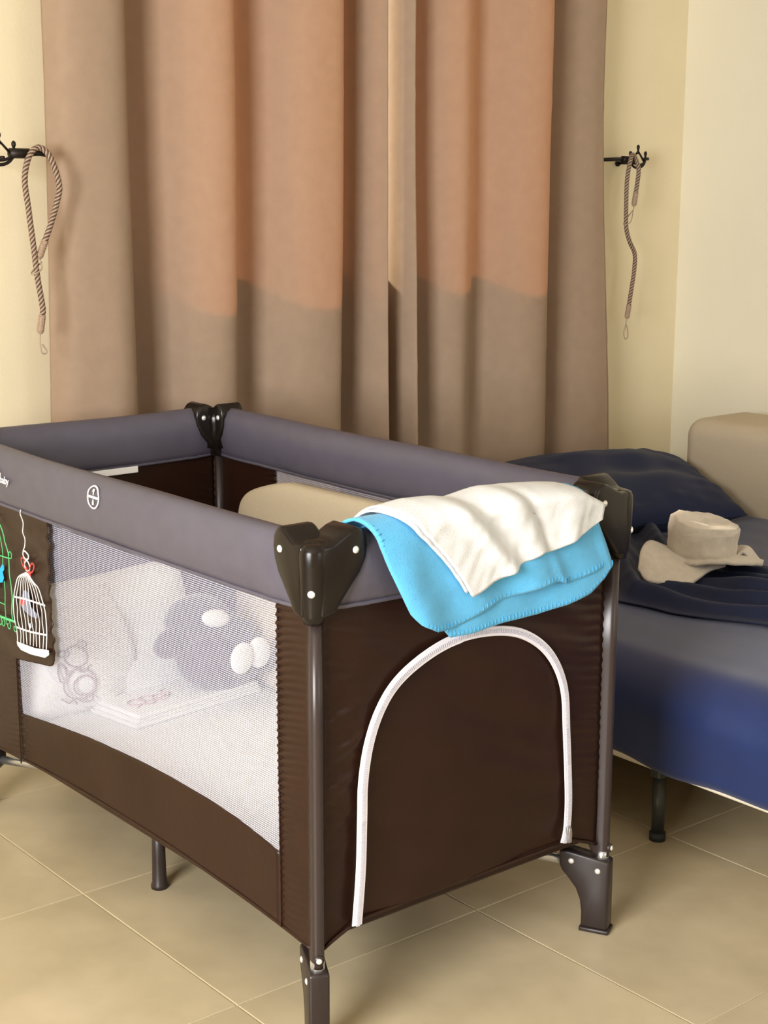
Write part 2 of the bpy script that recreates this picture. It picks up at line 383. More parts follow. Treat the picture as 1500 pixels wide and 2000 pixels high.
# ------------------------------------------------------------------ travel cot
XN, XR, YN, YB = 1.376, 2.050, 1.845, 3.140
cot = thing('travel_cot', ((XN+XR)/2, (YN+YB)/2, 0), 'brown and grey folding travel cot with white net sides and zipped arch end', 'cot')
CC = Vector(((XN+XR)/2, (YN+YB)/2, 0))
corners = dict(N=(Vector((XN, YN, 0)), Vector((0, 1, 0)), Vector((1, 0, 0))), R=(Vector((XR, YN, 0)), Vector((0, 1, 0)), Vector((-1, 0, 0))),
               B=(Vector((XR, YB, 0)), Vector((0, -1, 0)), Vector((-1, 0, 0))), L=(Vector((XN, YB, 0)), Vector((0, -1, 0)), Vector((1, 0, 0))))
PROF = [(-.015, .756), (-.023, .772), (-.028, .80), (-.0295, .825), (-.0275, .849), (-.020, .866), (-.009, .8745), (.005, .875), (.018, .867), (.027, .85), (.029, .825), (.028, .80), (.022, .772), (.014, .756)]
def rail(a, b, inn, seed):
    a, b, inn = Vector(a), Vector(b), Vector(inn); Ln = (b-a).length; d = (b-a)/Ln; n = 90; V = []; F = []; k = len(PROF)
    for i in range(n+1):
        t = i/n; s = t*Ln; e = min(s, Ln-s); sh = .5+.5*sstep(0, .085, e)
        for o, z in PROF:
            p = a+d*s; w = noise.noise(Vector((s*6+seed, z*12, o*30)))*.0022+noise.noise(Vector((s*2+seed, z*5, 9)))*.003
            pk = .0022*math.sin(s*330+z*90)*math.exp(-e/.10)*(1 if z < .83 else .2)
            oo = o*sh+(math.copysign(1, o)*(w+pk)); zz = z-.004*math.sin(PI*t)-(.022 if z > .84 else 0)*(1-sstep(.012, .055, e))+.003*noise.noise(Vector((s*3, seed, 1)))
            V.append(p+inn*oo+Vector((0, 0, zz)))
    for i in range(n):
        for q in range(k): F.append((i*k+q, i*k+(q+1) % k, (i+1)*k+(q+1) % k, (i+1)*k+q))
    F.append(tuple(range(k))); F.append(tuple(n*k+q for q in range(k))[::-1])
    o = part('rail_cover', (V, F), 'grey', cot)
    mb = MB()
    for side in (-1, 1):
        off = -.016 if side < 0 else .015
        mb.add(*tube([a+d*(Ln*i/40)+inn*(off*(.5+.5*sstep(0, .085, min(Ln*i/40, Ln-Ln*i/40))))+Vector((0, 0, .7575-.004*math.sin(PI*i/40)+.0012*noise.noise(Vector((i*.9, seed, side))))) for i in range(41)], .0042, 6))
    mb.build('hem', 'grey', o)
    return o
rail_near = rail((XN, YN, 0), (XN, YB, 0), (1, 0, 0), 1); rail((XR, YN, 0), (XR, YB, 0), (-1, 0, 0), 5)
rail((XN, YN, 0), (XR, YN, 0), (0, 1, 0), 9); rail((XN, YB, 0), (XR, YB, 0), (0, -1, 0), 14)
WING = [(-.010, .864), (.010, .864), (.028, .872), (.048, .882), (.064, .886), (.078, .882), (.088, .870), (.091, .853), (.087, .833), (.074, .811), (.055, .792), (.036, .772), (.020, .752), (-.010, .748)]
Z = Vector((0, 0, 1))
for key, (c, a, b) in corners.items():
    mb = MB()
    for d, n, k_ in ((a, b, .74), (b, a, .90)): mb.add(*prism([(x*k_ if x > .012 else x, z) for x, z in WING], c, d, Z, n, -.0325, .0325, .007, 3))
    diag = (a+b).normalized()
    mb.add(*lathe(c-diag*.0135, [(.015, .738), (.019, .752), (.022, .785), (.0232, .83), (.0232, .852), (.020, .861), (.012, .8645)], 28))
    mb.add(*lathe(c+diag*.016, [(.034, .775), (.0345, .85), (.030, .8635), (.015, .867)], 28))
    cap = mb.build('corner_cap', 'plastic', cot)
    def riv(p, nrm, r=.0062):
        nrm = nrm.normalized(); R = nrm.to_track_quat('Z', 'Y').to_matrix(); part('rivet', blob(p, (r, r, .0035), R, 12, 8), 'rivet', cap)
    for d, n, k_ in ((a, b, .74), (b, a, .90)):
        riv(c+d*.062*k_+Z*.850-n*.0325, -n)
        if key in 'BL': riv(c+d*.068*k_+Z*.852+n*.0325, n)
    riv(c-diag*(.0135+.0222)+Z*.790, -diag)
    if key in 'BL': riv(c+diag*.046+Z*.800, diag)
    # post, foot bracket and strut run along the diagonal to the hub under the cot
    dd = (CC-c); dd.z = 0; dd.normalize(); nn = Vector((-dd.y, dd.x, 0))
    st = []
    for k in range(9): q = PI/2+PI*k/8; st.append((-.006+.0110*math.cos(q), .0110*math.sin(q)))
    st += [(.021, -.0110), (.025, -.008), (.025, .008), (.021, .0110)]
    V = []; F = []; nz = 6; zs = [.155, .165, .185, .30, .55, .752]
    for z in zs:
        w = .55 if z < .16 else (.8 if z < .17 else 1)
        for x, y in st:
            xx = x if x < 0 else x*(.35 if z < .16 else .7 if z < .17 else 1)
            V.append(c+dd*xx+nn*y+Z*z)
    k = len(st)
    for j in range(len(zs)-1):
        for q in range(k): F.append((j*k+q, j*k+(q+1) % k, (j+1)*k+(q+1) % k, (j+1)*k+q))
    F.append(tuple(range(k))[::-1]); F.append(tuple((len(zs)-1)*k+q for q in range(k)))
    post = part('post', (V, F), 'post', cot)
    mb = MB(); mb.add(*tube([c-dd*.020+Z*.172, c-dd*.013+Z*.172], .0085, 12)); mb.build('pivot_boss', 'post', post)
    riv(c-dd*.0205+Z*.172, -dd, .0052)
    mb = MB()
    mb.add(*prism([(-.022, .008), (.031, .008), (.031, .04), (.034, .062), (.043, .085), (.060, .106), (.071, .117), (.076, .128), (.077, .158), (.060, .160), (-.022, .148)], c, dd, Z, nn, -.0175, .0175, .005, 2))
    mb.add(*prism([(-.025, 0), (.034, 0), (.034, .009), (-.025, .009)], c, dd, Z, nn, -.0195, .0195, .003, 2))
    foot = mb.build('foot_bracket', 'foot', cot)
    part('collar', tube([c-dd*.004+Z*.145, c-dd*.004+Z*.166], .0125, 14), 'steel', foot)
    for x, z in ((.052, .140), (.000, .128)):
        for s in (1, -1):
            R = (nn*s).to_track_quat('Z', 'Y').to_matrix(); part('bolt', blob(c+dd*x+Z*z+nn*s*.0175, (.0058, .0058, .003), R, 12, 8), 'rivet', foot)
    part('base_strut', tube([c+dd*.055+Z*.132, c+dd*.16+Z*.134, CC-dd*.05+Z*.150], .0095, 12), 'steel', cot)
part('base_hub', prism([(-.25, -.035), (.25, -.035), (.25, .035), (-.25, .035)], CC, (1, 0, 0), (0, 1, 0), (0, 0, 1), .150, .190, .006), 'foot', cot)
for s in (-1, 1):
    p = Vector((CC.x+s*.222, 2.534, 0))
    leg = part('middle_leg', lathe(p, [(.0175, 0), (.0175, .008), (.0150, .012), (.0140, .06), (.0125, .165)], 20), 'foot', cot)
    mb = MB(); mb.add(*prism([(-.05, .155), (-.035, .142), (-.012, .150), (.012, .150), (.030, .136), (.042, .150), (.046, .182), (-.05, .182)], p, (0, 1, 0), Z, (1, 0, 0), -.016, .016, .004)); br = mb.build('hinge_bracket', 'foot', leg)
    for yy, zz in ((-.03, .160), (.036, .158)):
        part('bolt', blob(p+Vector((s*.017, yy, zz)), (.003, .0045, .0045), None, 10, 8), 'rivet', leg)
part('base_board', box((XN+.006, YN+.006, .190), (XR-.006, YB-.006, .203), .004), 'brown', cot, False)

# fabric sides
def bz(y, a, b):                     # scalloped lower hem between two posts
    t = (y-a)/(b-a); return .174+.026*math.sin(PI*max(0, min(1, t)))**.55
def arch(y): return interp([(1.94, .316), (2.0, .324), (2.08, .333), (2.17, .338), (2.30, .339), (2.442, .335), (2.6, .326), (2.75, .313), (2.9, .297)], y)
YA, YC = 1.946, 2.894                # net window between these
def side(x, outs):
    def strip(y0, y1, zt, nm, seam, net=False, zb=None, nu=24, nv=220):
        uv = []
        def f(u, v):
            y = lerp(y0, y1, u); a = zb(y) if zb else bz(y, YN, YB); b = zt(y); z = lerp(a, b, v)
            d = min(abs(y-s) for s in seam) if seam else 9
            w = 0 if net else .0030*math.sin(z*480+y*70+3*noise.noise(Vector((y*20, z*8, x))))*math.exp(-d/.030)*(.35+.65*sstep(.25, .5, z))+.002*noise.noise(Vector((y*7, z*7, x)))
            bow = .010*math.sin(PI*(y-YN)/(YB-YN))*sstep(.75, .2, z)
            uv.append((y, z)); return (x+outs*w-outs*bow, y, z)
        V, F = grid(f, nu, nv)
        if net: return link(nm, raw(V, F, True, uv), 'net', cot)
        return link(nm, thick(V, F, .0016), 'brown', cot)
    top = lambda y: .772
    s1 = strip(YN+.012, YA, top, 'side_strip', [YA]); s2 = strip(YC, YB-.012, top, 'side_strip', [YC])
    band = strip(YA, YC, arch, 'lower_band', [YA, YC], nu=70, nv=20)
    strip(YA, YC, top, 'net_panel', None, True, arch, 40, 20)
    for s_, y in ((s1, YA), (s2, YC)):
        mb = MB(); mb.add(*tube([(x+outs*.0024, y+(.004 if s_ is s2 else -.004)+.0008*math.sin(z*400), z) for z in [.186+.584*k/70 for k in range(71)]], .0016, 5)); mb.build('stitching', 'brown', s_)
    part('bottom_hem', tube([(x+outs*.001-outs*.010*math.sin(PI*k/60), lerp(YN+.012, YB-.012, k/60), bz(lerp(YN+.012, YB-.012, k/60), YN, YB)) for k in range(61)], .0035, 6), 'brown', band)
side(XN, -1); side(XR, 1)
def ez(x): return .172+.036*min(1, min(x-XN, XR-x)/.085)**.75
def end(y, outs, zipped):
    def f(u, v):
        x = lerp(XN+.012, XR-.014, u); a = ez(x); z = lerp(a, .772, v)
        d = min(x-XN, XR-x)
        w = .0017*math.sin(z*330+x*70+2*noise.noise(Vector((x*14, z*6, y))))*math.exp(-d/.06)*sstep(.2, .4, z)+.010*noise.noise(Vector((x*4, z*5, y)))*sstep(0, .1, d)+.0035*noise.noise(Vector((x*5, z*22+x*9, y+4)))*sstep(0, .05, d)
        w += .0035*max(0, math.sin((z*.9-x*.35)*120))*math.exp(-((x-XN-.06)/.05)**2)*math.exp(-((z-.5)/.13)**2)
        return (x, y+outs*w, z)
    V, F = grid(f, 70, 120); p = link('end_panel', thick(V, F, .0016), 'brown', cot)
    part('bottom_hem', tube([(lerp(XN+.012, XR-.014, k/40), y+outs*.001, ez(lerp(XN+.012, XR-.014, k/40))) for k in range(41)], .0035, 6), 'brown', p)
    return p
pn = end(YN, -1, True); end(YB, 1, False)
def ribbon(path, width, y, t, wf=None):
    P = cr([(a, 0, b) for a, b in path], 8); V = []; F = []; n = len(P)
    for i, p in enumerate(P):
        T = (P[min(i+1, n-1)]-P[max(i-1, 0)]).normalized(); nn = Vector((-T.z, 0, T.x)); w = width*(wf(i/(n-1)) if wf else 1)/2
        V += [(p+nn*w)+Vector((0, y, 0)), (p+nn*w*.9)+Vector((0, y-t, 0)), (p-nn*w*.9)+Vector((0, y-t, 0)), (p-nn*w)+Vector((0, y, 0))]
    for i in range(n-1):
        for q in range(4): F.append((i*4+q, i*4+(q+1) % 4, i*4+4+(q+1) % 4, i*4+4+q))
    F += [(0, 1, 2, 3), tuple((n-1)*4+q for q in (3, 2, 1, 0))]
    return (V, F), P
zpath = [(1.451, .206), (1.459, .298), (1.462, .387), (1.464, .451), (1.475, .512), (1.496, .563), (1.528, .603), (1.576, .632), (1.639, .653), (1.704, .659), (1.776, .651), (1.83, .632), (1.877, .599), (1.91, .556), (1.929, .506), (1.936, .438), (1.943, .357), (1.947, .292), (1.945, .24), (1.938, .214)]
yz = YN-.0095
vf, zp = ribbon(zpath, .0195, yz, .0022, lambda u: 1.05 if u < .45 else .92)
zipo = part('zip', vf, 'zipt', cot, False)
tag(zipo, 'white arched zip')
mb = MB(); S = []; acc = 0
for i in range(len(zp)-1):
    seg = zp[i+1]-zp[i]; 
    for k in range(6): S.append((zp[i]+seg*(k/6), seg.normalized()))
last = None
for p, T in S:
    if last is None or (p-last).length > .0032:
        last = p.copy(); q = p+Vector((0, yz-.003, 0)); nn = Vector((-T.z, 0, T.x))
        mb.add([q+T*sx*.0009+nn*sn*.0036+Vector((0, sy*.0011, 0)) for sx in (-1, 1) for sn in (-1, 1) for sy in (-1, 1)], [(0, 1, 3, 2), (4, 6, 7, 5), (0, 4, 5, 1), (2, 3, 7, 6), (0, 2, 6, 4), (1, 5, 7, 3)])
mb.build('zip_teeth', 'teeth', zipo, False)['kind'] = 'stuff'
mb = MB(); mb.add(*box((1.9395, yz-.0075, .232), (1.9505, yz-.002, .246), .0015)); mb.add(*prism([(-.004, .214), (.004, .214), (.0045, .232), (.003, .242), (-.003, .242), (-.0045, .232)], (1.947, yz-.0085, 0), (1, 0, 0), Z, (0, 1, 0), 0, .0018, .0005)); mb.build('zip_slider', 'steel', zipo)
# loose care label showing under the far end rail
part('care_label', box((1.665, YB-.040, .742), (1.80, YB-.036, .757), .001, 1), 'white', cot, False)

# toy pocket with printed bird cages on the near side
XP = 1.360
def pf(u, v):
    z = lerp(.772, .452-.024*min(1, u*2)+.014*max(0, 1-u/.06)**2, v); ye = 2.700+.0025*math.sin(z*230)+.0018*math.sin(z*95+1); y = lerp(ye, 3.05, u)
    w = .0085*noise.noise(Vector((y*7, z*30-y*6, 3)))*(1-.75*v)+.0028*math.sin(z*170+y*30+3*noise.noise(Vector((y*9, z*5, 1))))*math.exp(-(y-ye)/.05)
    return (XP+.003-w*.55-.004*math.sin(PI*v), y, z)
V, F = grid(pf, 50, 80); pocket = link('print_pocket', thick(V, F, .0018), 'brown', cot)
def pocket_x(y, z):
    return XP-.0075-.0015*sstep(.6, .75, z)
class Ink:
    def __init__(s): s.mb = MB()
    def line(s, pts, w=.0022, close=False, n=6):
        P = cr([(0, a, b) for a, b in pts], n) if len(pts) > 2 else [Vector((0, a, b)) for a, b in pts]; V = []; F = []; N_ = len(P)
        for i, p in enumerate(P):
            T = (P[min(i+1, N_-1)]-P[max(i-1, 0)]).normalized(); nn = Vector((0, -T.z, T.y))*w/2
            for q in (p+nn, p-nn): V += [(pocket_x(q.y, q.z), q.y, q.z), (pocket_x(q.y, q.z)+.0008, q.y, q.z)]
        for i in range(N_-1):
            a, b = i*4, i*4+4
            F += [(a, b, b+2, a+2), (a+1, a+3, b+3, b+1), (a, a+1, b+1, b), (a+2, b+2, b+3, a+3)]
        F += [(0, 2, 3, 1), tuple((N_-1)*4+q for q in (0, 1, 3, 2))]
        s.mb.add(V, F); return s
    def fill(s, pts, dx=.0004):
        V, F = prism([(a, b) for a, b in pts], (pocket_x(0, 0)+dx, 0, 0), (0, 1, 0), Z, (1, 0, 0), 0, .0008); s.mb.add(V, F); return s
    def out(s, name, m_, par=None): return s.mb.build(name, m_, par or pocket, False)
i = Ink(); i.line([(2.797, .761), (2.80, .752), (2.789, .736), (2.793, .716), (2.785, .703), (2.788, .688), (2.795, .678)], .0022)
i.line([(2.795, .678), (2.798, .668), (2.789, .661), (2.777, .663), (2.774, .671), (2.784, .676), (2.795, .678)], .003)
i.line([(2.787, .658), (2.794, .649), (2.789, .639), (2.778, .638), (2.771, .646), (2.776, .656), (2.785, .659)], .003)
lft = [(2.788, .633), (2.825, .616), (2.84, .594), (2.851, .568), (2.855, .546), (2.852, .519), (2.844, .496), (2.843, .474)]
rgt = [(2.782, .632), (2.757, .618), (2.738, .61), (2.722, .588), (2.714, .568), (2.709, .545), (2.711, .520), (2.715, .488)]
for k in range(10):
    t = k/9; wv = .0025*math.sin(k*1.7)
    i.line([(lerp(a[0], b[0], t)+(wv*((j % 2)*2-1) if 2 < j < 7 else 0), lerp(a[1], b[1], t)) for j, (a, b) in enumerate(zip(lft, rgt))], .0026 if k in (0, 9) else .0018)
i.line([(2.853, .569), (2.797, .575), (2.712, .580)], .0036); i.line([(2.850, .505), (2.788, .509), (2.710, .519)], .0036)
i.fill([(2.847, .474), (2.811, .476), (2.765, .479), (2.705, .489), (2.7045, .479), (2.722, .469), (2.785, .461), (2.828, .460), (2.844, .466)], 0); i.fill([(2.783, .528), (2.778, .521), (2.782, .516), (2.788, .518)])
i.out('white_cage_print', 'print_white')
Ink().fill([(2.819, .571), (2.805, .574), (2.803, .563), (2.815, .557), (2.822, .561)]).out('red_breast_print', 'print_red')
Ink().line([(2.778, .636), (2.799, .643), (2.807, .652), (2.805, .66), (2.795, .66), (2.794, .651), (2.78, .637)], .003).line([(2.778, .636), (2.767, .651), (2.761, .657), (2.752, .655), (2.756, .644), (2.765, .637), (2.778, .634)], .003).fill([(2.770, .638), (2.786, .640), (2.786, .628), (2.770, .628)]).out('red_bow_print', 'print_red')
Ink().fill([(2.807, .591), (2.794, .594), (2.781, .588), (2.776, .563), (2.746, .553), (2.751, .544), (2.778, .543), (2.804, .548), (2.821, .557), (2.821, .568), (2.812, .581)], .0006).out('grey_bird_print', 'print_grey')
g = Ink(); g.line([(2.95, .715), (2.924, .732), (2.913, .724), (2.894, .711), (2.882, .693), (2.879, .681), (2.867, .661), (2.865, .641), (2.866, .613), (2.861, .59), (2.859, .564), (2.864, .535), (2.862, .518)], .0026)
g.line([(2.95, .71), (2.97, .69), (2.985, .655), (2.99, .60), (2.986, .56), (2.988, .52)], .0026)
for pts in ([(2.917, .72), (2.903, .697), (2.894, .669), (2.892, .65), (2.895, .63)], [(2.925, .577), (2.923, .531), (2.925, .497)], [(2.892, .594), (2.891, .567), (2.894, .538), (2.892, .5)], [(2.94, .72), (2.945, .65), (2.943, .58), (2.945, .50)]): g.line(pts, .0015)
g.line([(2.99, .644), (2.929, .645), (2.864, .648)], .0022); g.line([(2.99, .541), (2.937, .542), (2.896, .543)], .0016); g.line([(2.992, .509), (2.944, .511), (2.907, .512), (2.854, .515)], .005)
g.line([(2.864, .648), (2.854, .65), (2.851, .658), (2.857, .663), (2.864, .659), (2.862, .655)], .0018)
for yy in (2.853, 2.882, 2.908, 2.922): 
    g.line([(yy-.004, .512), (yy-.009, .502), (yy-.004, .494), (yy+.003, .496), (yy+.004, .503), (yy, .504)], .0018)
g.out('green_cage_print', 'print_green')
Ink().fill([(2.896, .63), (2.891, .627), (2.891, .618), (2.898, .612), (2.893, .6), (2.901, .589), (2.911, .587), (2.922, .58), (2.925, .571), (2.934, .57), (2.933, .579), (2.921, .589), (2.918, .604), (2.91, .617)], .0002).out('blue_bird_print', 'print_blue')

# printing on the near rail
def rail_x(z): return XN+interp(sorted([(zz, o) for o, zz in PROF[:7]]), z)-.0050
def curve_strip(pts, w, n=6):
    P = cr([(0, a, b) for a, b in pts], n) if len(pts) > 2 else [Vector((0, *p)) for p in pts]; V = []; F = []; N_ = len(P)
    for i_, p in enumerate(P):
        T = (P[min(i_+1, N_-1)]-P[max(i_-1, 0)]).normalized(); nn = Vector((0, -T.z, T.y))*w/2
        for q in (p+nn, p-nn): V += [(rail_x(q.z), q.y, q.z), (rail_x(q.z)+.0012, q.y, q.z)]
    for i_ in range(N_-1):
        a, b = i_*4, i_*4+4; F += [(a, b, b+2, a+2), (a+1, a+3, b+3, b+1), (a, a+1, b+1, b), (a+2, b+2, b+3, a+3)]
    F += [(0, 2, 3, 1), tuple((N_-1)*4+q for q in (0, 1, 3, 2))]; return V, F
mb = MB(); cy, cz, R_ = 2.480, .838, .0205
mb.add(*curve_strip([(cy+R_*math.cos(2*PI*k/32), cz+R_*math.sin(2*PI*k/32)) for k in range(33)], .0026, 2))
mb.add(*curve_strip([(cy, cz+.004), (cy, cz+.013)], .0018)); mb.add(*curve_strip([(cy, cz+.0105), (cy, cz+.015)], .0052)); mb.add(*curve_strip([(cy, cz-.0045), (cy, cz-.010)], .002)); mb.add(*curve_strip([(cy, cz-.008), (cy, cz-.014)], .0045))
for k in range(8):                    # the little worn word across the badge is not legible: a row of short strokes
    yy = cy+.0155-k*.0044; mb.add(*curve_strip([(yy, cz-.0022), (yy, cz+.0022)], .0030 if k % 3 else .0022))
mb.build('round_badge_print', 'print_white', rail_near, False)
def text_on_rail(txt, y0, z0, size):
    cu = bpy.data.curves.new('t', 'FONT'); cu.body = txt; cu.size = size; cu.shear = .25; cu.space_character = .92; cu.offset = .0004
    to = bpy.data.objects.new('t', cu); C.objects.link(to); bpy.context.view_layer.update()
    me = bpy.data.meshes.new_from_object(to.evaluated_get(bpy.context.evaluated_depsgraph_get())); bpy.data.objects.remove(to)
    bm = bmesh.new(); bm.from_mesh(me); bmesh.ops.triangulate(bm, faces=bm.faces[:]); bm.to_mesh(me); bm.free()
    for v in me.vertices:
        y, z = y0-v.co.x, z0+v.co.y; v.co = (rail_x(z)-.0004, y, z)
    me.materials.clear(); return me
me = text_on_rail('eybaby', 2.886, .808, .0225)
lg = link('brand_print', me, 'print_white', rail_near)
part('brand_swash', curve_strip([(2.91, .833), (2.89, .836), (2.872, .831), (2.862, .825)], .003), 'print_white', lg, False)

# ------------------------------------------------------------------ things inside the cot
def rounded_slab(lo, hi, r, n=10):
    return box(lo, hi, r, 4)
ZM = .258
cm = part('cot_mattress', rounded_slab((XN+.02, YN+.02, .204), (XR-.02, YB-.02, ZM), .018), 'white', None)
tag(cm, 'white sheeted cot mattress on the bottom of the travel cot', 'mattress')
# foam pad leaning on the far net
def padf():
    mb = MB(); out = []
    y0, y1, z0, z1 = 1.93, 2.945, ZM+.002, .752
    def outline(a):                      # rounded rectangle, soft sagging far corner
        ca, sa = math.cos(a), math.sin(a); e = .2
        y = math.copysign(abs(ca)**e, ca); z = math.copysign(abs(sa)**e, sa)
        return y, z
    def f(u, v):
        a = 2*PI*u; y, z = outline(a); b = PI*(v-.5); rr = math.copysign(abs(math.cos(b))**.35, 1); xx = math.copysign(abs(math.sin(b))**.6, math.sin(b))
        Y = lerp(y0, y1, (y*rr+1)/2); Zz = lerp(z0, z1, (z*rr+1)/2)
        if Zz > .5: Zz -= .040*sstep(2.70, 2.97, Y)*sstep(.45, .75, Zz)
        lean = .020*((Zz-z0)/(z1-z0))
        return (1.968+lean+xx*.034, Y, Zz)
    return grid(f, 72, 24, True)
V, F = padf()
pad = link('foam_pad', raw(V, F), 'beige'); tag(pad, 'beige upholstered pad stood upright along the far net inside the cot', 'cushion')
R3 = lambda ax, ang: Matrix.Rotation(ang, 3, ax)
Rp = R3('X', math.radians(68))@R3('Z', math.radians(2))
pl = cushion((1.635, 2.985, .395), .235, .150, .062, Rp, 40).build('cot_pillow', 'white')
tag(pl, 'white pillow leaning against the brown far end inside the cot', 'pillow')
def sheetgrid(rows, nu, nv, t, wob=.002, seed=0):
    # rows: list of rows of control points -> smooth sheet with thickness
    R_ = [cr(r, 8) for r in rows]; cols = list(zip(*R_)); Sf = [cr(list(c), 8) for c in cols]
    n, mm = len(Sf)-1, len(Sf[0])-1; V = []; F = []
    for i_ in range(n+1):
        for j in range(mm+1):
            p = Sf[i_][j]; w = wob*noise.noise(p*14+Vector((seed, 0, 0))); V.append(p+Vector((w, w, w)))
    for i_ in range(n):
        for j in range(mm): a = i_*(mm+1)+j; F.append((a, a+1, a+mm+2, a+mm+1))
    return thick(V, F, t)
# hand towel hung over the pillow
tw = link('hand_towel', sheetgrid([[(1.43, 3.00, .520), (1.53, 2.985, .530), (1.64, 2.98, .525)], [(1.44, 2.93, .43), (1.54, 2.905, .43), (1.66, 2.915, .42)], [(1.465, 2.915, .35), (1.555, 2.88, .345), (1.67, 2.905, .35)], [(1.535, 2.905, .272), (1.585, 2.888, .280), (1.655, 2.905, .308)]], 8, 8, .010), 'terry')
tag(tw, 'white hand towel with embroidered animal hanging down the cot pillow', 'towel')
def emb(parent, fn, shapes, m_='emb', r=.0022, nm='embroidery'):
    mb = MB()
    for pts in shapes: mb.add(*tube([fn(a, b) for a, b in cr2(pts)], r, 5))
    mb.build(nm, m_, parent)
def cr2(pts): return [(p.x, p.y) for p in cr([(a, b, 0) for a, b in pts], 5)] if len(pts) > 2 else pts
def ell(cx, cy, rx, ry, n=14, a0=0, a1=2*PI): return [(cx+rx*math.cos(a0+(a1-a0)*k/n), cy+ry*math.sin(a0+(a1-a0)*k/n)) for k in range(n+1)]
def tf(a, b):                            # on the front of the hanging towel; a across, b up
    return Vector((1.518+a, 2.882-.30*a+max(0, b-.01)*.30, .350+b))
emb(tw, tf, [ell(-.005, -.012, .034, .034), ell(.004, -.016, .022, .022), ell(-.006, .048, .024, .022), ell(-.030, .056, .012, .007), ell(.010, .072, .010, .008), ell(-.040, .016, .008, .020), ell(.008, -.045, .014, .009), [(-.045, -.04), (-.03, -.052), (-.02, -.046), (-.012, -.056)], [(-.03, .01), (-.012, .022), (.004, .015), (.02, .028)]])
# folded towel lying on the mattress
ft = MB()
for k_ in range(3): ft.add(*box((-.180+.004*k_, -.085+.003*(k_ % 2), .0100*k_), (.180-.005*k_, .085, .0100*k_+.0105), .0048, 3))
Rz = Matrix.Rotation(math.radians(7), 3, 'Z')
def place(V, o): return [Vector(o)+Rz@(Vector(v)+Vector((0, 0, .004*noise.noise(Vector(v)*18)))) for v in V]
ft.V = [tuple(v) for v in place(ft.V, (1.738, 2.850, ZM+.001))]
fo = ft.build('folded_towel', 'terry'); tag(fo, 'white folded towel with pink embroidery lying flat on the cot mattress', 'towel')
emb(fo, lambda a, b: Vector((1.645, 2.825, ZM+.033))+Rz@Vector((a, b, 0)), [ell(-.03, 0, .02, .018), ell(0, .004, .018, .016), ell(.03, 0, .016, .012), [(-.05, -.03), (-.03, -.02), (-.01, -.03), (.01, -.02), (.03, -.03)], [(.04, -.02), (.06, 0), (.05, .02), (.07, .03)]], 'emb2')
# plush toy
pt = thing('plush_toy', (1.84, 2.80, ZM), 'dark plush toy with white muzzle and white feet lying in the cot', 'toy')
part('body', blob((1.832, 2.825, .365), (.105, .085, .095), R3('Y', math.radians(18)), 28, 18, 1, .05, 18), 'plush', pt)
part('head', blob((1.785, 2.835, .442), (.075, .07, .062), None, 24, 16, 1, .05, 20), 'plush', pt)
part('arm', blob((1.715, 2.825, .410), (.050, .035, .033), R3('Y', math.radians(-25)), 18, 12), 'plush', pt)
for x, z, s in ((1.845, .352, .0), (1.890, .352, .0)): part('leg', blob((x, 2.775, z), (.036, .06, .036), None, 18, 12), 'plush', pt)
part('muzzle', blob((1.792, 2.770, .462), (.036, .016, .020), R3('Y', math.radians(12)), 18, 12), 'plushw', pt)
part('foot', blob((1.822, 2.712, .378), (.030, .014, .036), R3('Y', math.radians(12)), 18, 12), 'plushw', pt); part('foot', blob((1.872, 2.720, .380), (.030, .014, .036), R3('Y', math.radians(-8)), 18, 12), 'plushw', pt)

# ------------------------------------------------------------------ blanket and muslin over the near end rail
def drape(xt, xb, zb, zr, yr_, yf, yin, zin, bulge, nu, nv, wave, seed, t, u0=0, u1=1, xin=-.05):
    def f(u, v):
        uu = lerp(u0, u1, u); xT, xB = xt(uu), xb(uu); zB, zR = zb(uu), zr(uu)
        # v: 0 inside hem .. .25 ridge .. 1 outside hem
        if v < .22:
            k = v/.22; a = PI/2*(1-k); x = xT+xin*(1-k); y = lerp(yin, yr_+.0, 1-math.cos(PI/2*k)) if False else lerp(yin, yr_, k**1.3); z = lerp(zin, zR, math.sin(PI/2*k))
        else:
            k = (v-.22)/.78; q = min(1, k/.22); y = lerp(yr_, yf, math.sin(PI/2*q)); x = lerp(xT, xB, k); kk = k
            z = lerp(zR, zB, kk**1.0) if k > .22 else zR-(zR-zB)*(.22*(1-math.cos(PI/2*q)))
            if k > .22: z = lerp(zR-(zR-zB)*.22, zB, (k-.22)/.78)
            x += bulge(uu)*math.sin(PI*k)
        w = wave(uu, v); y -= w; 
        if v < .5: z += w*.35*(1 if v > .1 else 0)
        y -= .003*noise.noise(Vector((x*16, z*16, seed)))+(.0022*noise.noise(Vector((x*60-z*25, z*14, seed)))+.0022*noise.noise(Vector((x*28, z*40, seed+2))) if 3 <= seed < 4 else 0)*sstep(.1, .3, v)
        return (x, y, z)
    V, F = grid(f, nu, nv); return V, F
bk = thing('fleece_blanket', (1.72, 1.80, .67), 'bright blue fleece blanket with stitched edge hanging over the near cot rail', 'blanket')
zbu = [(0, .735), (.04, .712), (.10, .697), (.18, .692), (.25, .697), (.35, .712), (.5, .724), (.62, .733), (.70, .735), (.75, .725), (.85, .731), (1, .741)]
def wave_b(u, v): return (.007*math.sin(u*11+.6)+.005*math.sin(u*23))*sstep(.2, .8, v)+.006*math.exp(-((u-.73)/.03)**2)*sstep(.4, .9, v)
bx_t = lambda u: 1.452+.468*u
V, F = drape(bx_t, lambda u: 1.530+.470*u, lambda u: interp(zbu, u), lambda u: .887, 1.842, 1.798, 1.888, .80, lambda u: -.006*(1-u), 60, 50, wave_b, 2, .006)
up = link('upper_fold', thick(V, F, .005), 'fleece', bk)
